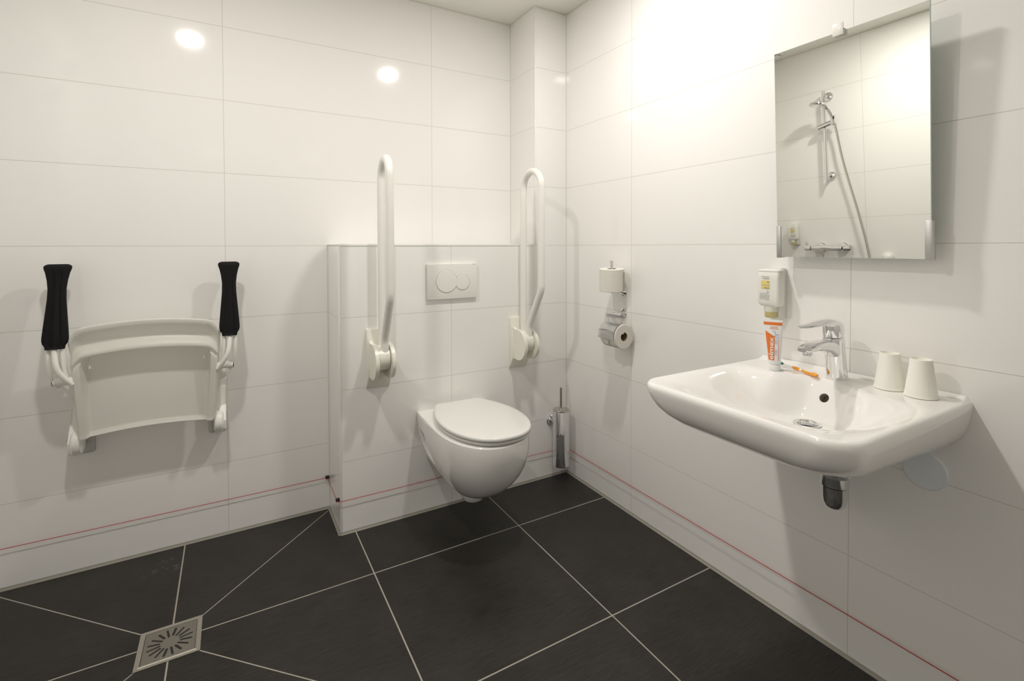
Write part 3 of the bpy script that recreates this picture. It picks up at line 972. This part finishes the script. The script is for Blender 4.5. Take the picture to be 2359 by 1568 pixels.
marks('orange_text_lines', [(-.012, .008, .1225, .0016), (-.013, .010, .1180, .0016), (.000, .0098, .0880, .0007), (.001, .0095, .059, .0007)], 'orange')
marks('blue_text_lines', [(.001, .0070 + .002 * rnd.random(), .0845 - .0028 * i, .0009) for i in range(4)] + [(.001, .0065 + .002 * rnd.random(), .0565 - .0028 * i, .0009) for i in range(5)], 'blueprint')
bm = bmesh.new()
def stroke_ring(cu_, ch, r, a0, a1, w=.0009):
    pts = [on_tube(cu_ + r * math.cos(a), ch + r * math.sin(a), .0008) for a in [a0 + (a1 - a0) * i / 20 for i in range(21)]]
    tube(bm, pts, w / 2, 6)
stroke_ring(.0065, .0985, .0050, .3, 6.0); tube(bm, [on_tube(.0065, .0985, .0008), on_tube(.0065, .1015, .0008)], .0004, 6)
tube(bm, [on_tube(-.0012, .0985, .0008), on_tube(.0014, .0985, .0008)], .0004, 6)
tube(bm, [on_tube(-.0070, .1125, .0008), on_tube(-.0010, .1125, .0008), on_tube(.0015, .1110, .0008), on_tube(.0003, .1095, .0008), on_tube(.0018, .1080, .0008), on_tube(.0015, .1055, .0008), on_tube(-.0010, .1045, .0008)], .0005, 6)
finish('tooth_icons', bm, 'blueprint', tp)

# ------------------------------------------------------------ toothbrush
tbz = bowl_z(-.115, -1.53)
A = Vector((-.066, -1.4580, .832)); B = Vector((-.109, -1.589, .8285))
tbr = thing('toothbrush', 'orange and white toothbrush lying beside the toothpaste tube', 'toothbrush', B)
ad = (B - A); al = ad.length; adn = ad.normalized(); side = Vector((-adn.y, adn.x, 0)).normalized()
def brush_part(name, secs, mat, lift=0):
    bm = bmesh.new(); R = []
    for f, w, h in secs:
        c = A + ad * f + Vector((0, 0, lift))
        R.append([c + side * (w * math.cos(2 * PI * k / 20)) + Vector((0, 0, 1)) * (h * math.sin(2 * PI * k / 20)) for k in range(20)])
    rings(bm, R); return finish(name, bm, mat, tbr, angle=60)
brush_part('neck', [(-.03, .0015, .0015), (-.01, .0040, .0022), (.10, .0050, .0024), (.16, .0032, .0024), (.26, .0028, .0026), (.34, .0040, .0034), (.36, .0038, .0032)], 'brushwhite')
brush_part('front_grip', [(.32, .0030, .0030), (.36, .0058, .0042), (.43, .0066, .0046), (.50, .0058, .0044), (.55, .0045, .0040)], 'brushorange')
brush_part('collar', [(.53, .0045, .0038), (.56, .0050, .0043), (.60, .0048, .0042), (.62, .0040, .0036)], 'brushwhite')
brush_part('handle_grip', [(.59, .0045, .0038), (.63, .0062, .0048), (.75, .0072, .0054), (.88, .0070, .0054), (.96, .0058, .0046), (1.0, .0035, .0030), (1.01, .001, .001)], 'brushorange')
bm = bmesh.new(); R = []
for f, w in ((.64, .0005), (.67, .0036), (.74, .0048), (.82, .0040), (.88, .0014), (.89, .0004)):
    c = A + ad * f
    R.append([c + side * (w * math.cos(a) - .0012) + Vector((-.0, 0, 1)) * (.0046 + .0012 * math.sin(a)) for a in [2 * PI * k / 16 for k in range(16)]])
rings(bm, R); finish('grip_inlay', bm, 'brushwhite', tbr)
bm = bmesh.new()
box(bm, (-.009, -.0036, 0), (.009, .0036, .0085), .001, 1)
mt = Matrix((( -adn.x, side.x, 0, 0), (-adn.y, side.y, 0, 0), (0, 0, 1, 0), (0, 0, 0, 1)))
mt = Matrix.Translation(A + ad * .020 + side * -.002 + Vector((0, 0, .000))) @ Matrix.Rotation(math.radians(0), 4, 'Z') @ mt
bmesh.ops.rotate(bm, verts=bm.verts, cent=(0, 0, 0), matrix=Matrix.Rotation(math.radians(60), 3, 'X'))
bm.transform(mt); finish('bristles', bm, 'bristle', tbr)

# ------------------------------------------------------------ soap dispenser
def dispenser(Y, label):
    """on the right wall; facing -X"""
    t = thing('soap_dispenser', label, 'soap dispenser', (0, Y, .967), 'wall soap dispensers')
    y0, y1 = Y - .036, Y + .036
    # bracket behind
    bm = bmesh.new()
    prof = [(0, 1.122), (-.020, 1.124), (-.032, 1.120), (-.033, 1.0), (-.033, .985), (-.028, .967), (-.008, .962), (0, .962)]
    prof2 = [(x, z) for x, z in prof]
    A_ = []
    for y, ins in ((y0 + .007, .004), (y0 + .010, 0), (y1 - .010, 0), (y1 - .007, .004)):
        A_.append([Vector((min(0, x + (ins if x < -.005 else 0)), y, z - (ins if z > 1.1 else (-ins if z < .97 else 0)))) for x, z in prof2])
    rings(bm, A_)
    finish('bracket', bm, 'holder', t, angle=40)
    # bottle
    bm = bmesh.new(); R = []
    def rr(z, fx, hy, r=.008, n=8):
        pts = []
        xb, xf = -.022, fx
        cs = [(xf + r, Y + hy - r, PI / 2), (xf + r, Y - hy + r, PI), (xb - r * .4, Y - hy + r * .4, 3 * PI / 2), (xb - r * .4, Y + hy - r * .4, 0)]
        for ci, (cx, cyy, a0) in enumerate(cs):
            rad = r if ci < 2 else r * .4
            for k in range(n + 1):
                a = a0 + (PI / 2) * k / n
                pts.append(Vector((cx + rad * math.cos(a), cyy + rad * math.sin(a), z)))
        return pts
    for z, fx, hy in ((1.0005, -.048, .018), (1.0020, -.0515, .027), (1.006, -.0550, .0325), (1.012, -.0570, .0350), (1.04, -.0575, .0355), (1.09, -.0575, .0355), (1.1105, -.0572, .0355), (1.1115, -.0565, .0348), (1.1125, -.0572, .0355), (1.1165, -.0568, .0350), (1.1195, -.048, .0325), (1.1205, -.035, .026)):
        R.append(rr(z, fx, hy))
    rings(bm, R)
    bt = finish('bottle', bm, 'bottle', t, angle=50)
    bm = bmesh.new(); lathe(bm, [(.0190, .985), (.0190, 1.002)], (-.036, Y, 0), n=32)
    finish('clear_neck', bm, 'clearneck', t)
    bm = bmesh.new(); lathe(bm, [(.0180, .966), (.0192, .969), (.0192, .985)], (-.036, Y, 0), n=32)
    finish('soap_cap', bm, 'soap', t)
    # printed label on the face; plane x = -.0577, reading from the room (left = +Y)
    Lm = Matrix(((0, 0, -1, -.0577), (-1, 0, 0, Y), (0, 1, 0, 0), (0, 0, 0, 1)))
    bm = bmesh.new(); quad_marks(bm, Lm, [(-.0215, 1.0575, .0080, 1.0840)]); yl = finish('yellow_patch', bm, 'label_yellow', t, smooth=False)
    bm = bmesh.new()
    L = []
    for k, (za, xa, xb) in enumerate(((1.0960, -.022, .006), (1.0915, -.017, .006), (1.0880, -.014, .006))):
        x = xa
        while x < xb:
            w = .0016 + .0016 * rnd.random(); L.append((x, za, min(x + w, xb), za + .0014)); x += w + .0008
    for k in range(6):
        za = 1.0435 - .0035 * k - (.001 if k > 0 else 0); x = -.026; xb = (.004, .007, .007, .007, .006, -.013)[k]
        while x < xb:
            w = .001 + .002 * rnd.random(); L.append((x, za, min(x + w, xb), za + .0010)); x += w + .0006
    L.append((-.010, 1.0235, .006, 1.0248)); L.append((-.003, 1.0465, .005, 1.0472))
    quad_marks(bm, Lm, L)
    finish('print_lines', bm, 'ink', t, smooth=False)
    bm = bmesh.new(); quad_marks(bm, Lm @ Matrix.Translation((0, 0, .0003)), [(.0005, 1.0785, .0020, 1.0810), (.0026, 1.0785, .0042, 1.0812), (.0012, 1.0770, .0032, 1.0790), (-.0110, 1.0595, .0060, 1.0612)])
    finish('leaf_mark', bm, 'darkink', yl, smooth=False)
    bm = bmesh.new()
    tube(bm, [Lm @ Vector((.001 + .003 * math.cos(a), 1.0515 + .003 * math.sin(a), .0003)) for a in [2 * PI * i / 20 for i in range(21)]], .0003, 6)
    finish('drop_icon', bm, 'ink', t)
    text_obj('label_text', 'AQUA', .0085, 'ink', yl, Lm @ Matrix.Translation((-.0055, 1.0690, .0003)), .0001)
    return t
d1 = dispenser(-1.405, 'white wall soap dispenser with yellow label beside the mirror, above the toothpaste')
d2 = copy_tree(d1); d2.location = (LX, -.205, 1.020); d2.rotation_euler = (0, 0, PI)
d2['label'] = 'white wall soap dispenser on the shower wall, seen only in the mirror'

# ------------------------------------------------------------ mirror (tilted forward)
MT = .0423
m0 = Vector((-.05, 0, 1.1605)); mup = Vector((-math.sin(MT), 0, math.cos(MT))); mn = Vector((-math.cos(MT), 0, -math.sin(MT)))
MY0, MY1, MH = -1.8233, -1.4336, .6247
mi = thing('mirror', 'frameless rectangular tilted mirror on steel clips above the washbasin', 'mirror', (-.05, (MY0 + MY1) / 2, 1.1605))
def MP(y, h, d): return m0 + Vector((0, y, 0)) + mup * h + mn * d
def mbox(bm, ya, yb, ha, hb, da, db, bev=0):
    n0 = len(bm.verts)
    vs = box(bm, (da, ya, ha), (db, yb, hb), bev, 2)
    for q in {v for v in vs if v.is_valid}:
        q.co = MP(q.co.y, q.co.z, q.co.x)
bm = bmesh.new(); mbox(bm, MY0, MY1, 0, MH, -.0052, -.0002)
finish('glass_back', bm, 'glassedge', mi, smooth=False)
bm = bmesh.new(); mbox(bm, MY0 + .0008, MY1 - .0008, .0008, MH - .0008, -.0008, .0)
finish('silvered_face', bm, 'mirror', mi, smooth=False)
for s in (0, 1):
    bm = bmesh.new()
    if s == 0:
        mbox(bm, MY1 - .0115, MY1 + .0015, -.002, .096, .0004, .0030, .0006); mbox(bm, MY1, MY1 + .0020, -.002, .096, -.020, .0030, .0006)
        mbox(bm, MY1 - .0115, MY1 + .0015, -.0025, -.0002, -.020, .0030, .0006)
    else:
        mbox(bm, MY0 - .0015, MY0 + .0125, -.002, .096, .0004, .0030, .0006); mbox(bm, MY0 - .0020, MY0, -.002, .096, -.020, .0030, .0006)
        mbox(bm, MY0 - .0015, MY0 + .0125, -.0025, -.0002, -.020, .0030, .0006)
    finish('side_clip', bm, 'alu', mi)
bm = bmesh.new()
yc = -1.622
mbox(bm, yc - .014, yc + .014, MH - .013, MH + .020, .0085, .0115, .0012)
mbox(bm, yc - .0135, yc + .0135, MH - .013, MH + .004, .0002, .0090, .001)
mbox(bm, yc - .0135, yc + .0135, MH + .0002, MH + .004, -.012, .0090, .001)
finish('top_clip', bm, 'railwhite', mi)
for yy in (MY0 + .06, MY1 - .06):
    for zl, xl in ((1.19, -.047), (1.68, -.066)):
        bm = bmesh.new(); box(bm, (xl, yy - .012, zl), (-.0005, yy + .012, zl + .04), .002, 2)
        finish('tilt_bracket', bm, 'alu', mi)

# ------------------------------------------------------------ emergency cord and its clips
OFF = .012
cord = bmesh.new()
za, zb, zc = .150, .1445, .1335
pts = [(LX + .003, -OFF, za), (BXL - .010, -OFF, .1455)]
tube(cord, pts + [(BXL - OFF, -.020, .1455), (BXL - OFF, BOX - .004, .1435), (BXL - .004, BOX - OFF, .1435), (-.5, BOX - OFF, .140), (-OFF - .003, BOX - OFF, .133),
                  (-OFF, BOX - OFF - .004, .133), (-OFF, -1.6, .1335), (-OFF, FY + .003, .133)], .00125, 8)
tag(finish('emergency_cord', cord, 'cord'), 'thin red emergency pull cord running low around the walls', 'cord')
def clip(c, d, label):
    bm = bmesh.new(); c = Vector(c)
    box(bm, c - Vector((.008, .008, .0055)), c + Vector((.008, .008, .0055)), .002, 2)
    o = finish('cord_clip', bm, 'black'); tag(o, label, 'clip', 'black cord clips'); return o
clip((BXL - .012, -.0085, .1460), 0, 'small black cord clip in the corner where the cistern box meets the back wall')
clip((BXL - .0085, BOX + .010, .1440), 0, 'small black cord clip at the projecting end of the cistern box')

# ------------------------------------------------------------ floor drain
dr = thing('floor_drain', 'square stainless floor drain with radial slots', 'drain', (DRX, DRY, 0))
hs = .0805
bm = bmesh.new()
Fr = []
for s, z in ((hs, .0005), (hs, .0022), (hs - .0095, .0022), (hs - .0110, .0036), (hs - .0132, .0036), (hs - .0135, .0004)):
    Fr.append([Vector((DRX + s * a, DRY + s * b, z)) for a, b in ((1, 1), (-1, 1), (-1, -1), (1, -1))])
rings(bm, Fr, True, False, False)
finish('frame', bm, 'frame_steel', dr, smooth=False)
bm = bmesh.new(); box(bm, (DRX - .066, DRY - .066, .0004), (DRX + .066, DRY + .066, .0018), .0003, 1)
gr = finish('grate', bm, 'steel_brushed', dr, smooth=False)
for k in range(16):
    a = 2 * PI * (k + .5) / 16
    r0, r1, w = (.026, .056, .0030) if k % 2 == 0 else (.029, .055, .0034)
    bm = bmesh.new()
    e = Vector((math.cos(a), math.sin(a), 0)); f = Vector((-e.y, e.x, 0)); c = Vector((DRX, DRY, 0))
    out = []
    for i in range(9):
        t = -PI / 2 + PI * i / 8; out.append(c + e * (r1 + w * math.cos(t)) + f * w * math.sin(t))
    for i in range(9):
        t = PI / 2 + PI * i / 8; out.append(c + e * (r0 + w * math.cos(t)) + f * w * math.sin(t))
    rings(bm, [[p + Vector((0, 0, z)) for p in out] for z in (.0014, .00195)])
    finish('slot', bm, 'dark', gr, smooth=False)

# ------------------------------------------------------------ shower on the left wall (seen in the mirror)
sr = thing('shower_rail', 'chrome shower rail with hand shower and slider, seen in the mirror', 'shower', (LX, -.46, 1.49))
RX = LX + .052; RYs = -.462
bm = bmesh.new(); tube(bm, [(RX, RYs, 1.472), (RX, RYs, 2.085)], .0105, 24)
finish('rail', bm, 'chrome', sr)
for z in (1.50, 2.047):
    bm = bmesh.new()
    lathe(bm, [(.031, 0), (.031, .005), (.027, .011), (.012, .016), (.010, .052)], (LX, RYs - .008, z), (1, 0, 0), 36)
    finish('wall_bracket', bm, 'chrome', sr)
bm = bmesh.new()
tube(bm, [(RX + .012, RYs + .035, 1.838), (RX + .014, RYs - .072, 1.862)], .017, 24)
tube(bm, [(RX + .014, RYs - .060, 1.845), (RX + .034, RYs - .075, 1.900)], .015, 20)
finish('slider', bm, 'chrome', sr)
hs_ = thing('hand_shower', 'chrome hand shower in its slider, seen in the mirror', 'hand shower', (RX + .03, -.53, 1.86))
bm = bmesh.new()
tube(bm, smooth_path([(RX + .020, -.533, 1.845), (RX + .040, -.530, 1.90), (RX + .065, -.515, 1.95), (RX + .085, -.490, 1.985)], 6), [.0105] * 7 + [.012] * 6 + [.015] * 6, 18)
finish('handle', bm, 'chrome', hs_)
bm = bmesh.new(); lathe(bm, [(.001, .020), (.030, .016), (.046, .004), (.047, -.006), (.043, -.010), (.001, -.011)], (RX + .095, -.468, 1.985), (-.18, -.05, 1), 44)
finish('spray_head', bm, 'chrome', hs_)
bm = bmesh.new()
hp = smooth_path([(RX + .016, -.536, 1.850), (RX + .010, -.545, 1.78), (LX + .060, -.570, 1.62), (LX + .055, -.605, 1.45), (LX + .055, -.660, 1.22), (LX + .055, -.705, 1.00), (LX + .055, -.720, .85), (LX + .055, -.690, .68), (LX + .055, -.60, .62), (LX + .05, -.475, .72), (LX + .05, -.425, .88), (LX + .05, -.420, .975)], 10)
tube(bm, hp, .0070, 14)
tag(finish('shower_hose', bm, 'steel'), 'long flexible steel shower hose looping below the mixer', 'hose')
mx = thing('shower_mixer', 'chrome thermostatic bar mixer under the shower rail, seen in the mirror', 'mixer', (LX, -.455, .995))
MX = LX + .058
bm = bmesh.new(); lathe(bm, [(.015, 0), (.0205, .003), (.0205, .205), (.015, .208)], (MX, -.350, .995), (0, -1, 0), 32)
finish('body', bm, 'chrome', mx)
for y, s in ((-.346, 1), (-.562, -1)):
    bm = bmesh.new(); lathe(bm, [(.018, 0), (.0215, .003), (.0215, .042), (.016, .047)], (MX, y, .995), (0, s, 0), 32)
    if s == 1: box(bm, (MX - .006, y + .026, 1.012), (MX + .006, y + .038, 1.045), .003, 2)
    finish('control_knob', bm, 'chrome', mx)
for y in (-.385, -.535):
    bm = bmesh.new(); lathe(bm, [(.036, 0), (.036, .006), (.030, .014), (.014, .018), (.014, .050)], (LX, y, .995), (1, 0, 0), 36)
    finish('wall_flange', bm, 'chrome', mx)
bm = bmesh.new(); lathe(bm, [(.036, 0), (.036, .008), (.031, .022), (.018, .033), (.001, .037)], (LX, -.800, .925), (1, 0, 0), 36)
tag(finish('dome_cap', bm, 'grey_dome'), 'small white dome cap on the shower wall, at mirror bottom edge', 'cap')

# ------------------------------------------------------------ camera
cam = bpy.data.cameras.new('camera'); co = bpy.data.objects.new('camera', cam); COL.objects.link(co)
yaw, pitch, roll_ = .5211, .0183, -.0025
fw = Vector((math.sin(yaw) * math.cos(pitch), math.cos(yaw) * math.cos(pitch), -math.sin(pitch)))
r_ = Vector((math.cos(yaw), -math.sin(yaw), 0)); u_ = r_.cross(fw)
c_, s_ = math.cos(roll_), math.sin(roll_)
RR = c_ * r_ + s_ * u_; UU = -s_ * r_ + c_ * u_
mw = Matrix((RR, UU, -fw)).transposed().to_4x4(); mw.translation = (-1.5408, -2.3557, 1.1947)
co.matrix_world = mw
cam.sensor_fit = 'HORIZONTAL'; cam.sensor_width = 36
cam.lens = 1132.37 / 2359 * 36
cam.shift_x = 0.0
cam.shift_y = -(784 - 588.36) / 2359
cam.clip_start = .02
S.camera = co

w = bpy.data.worlds.new('world'); S.world = w; w.use_nodes = True
w.node_tree.nodes['Background'].inputs[0].default_value = (.9, .88, .82, 1)
w.node_tree.nodes['Background'].inputs[1].default_value = .02
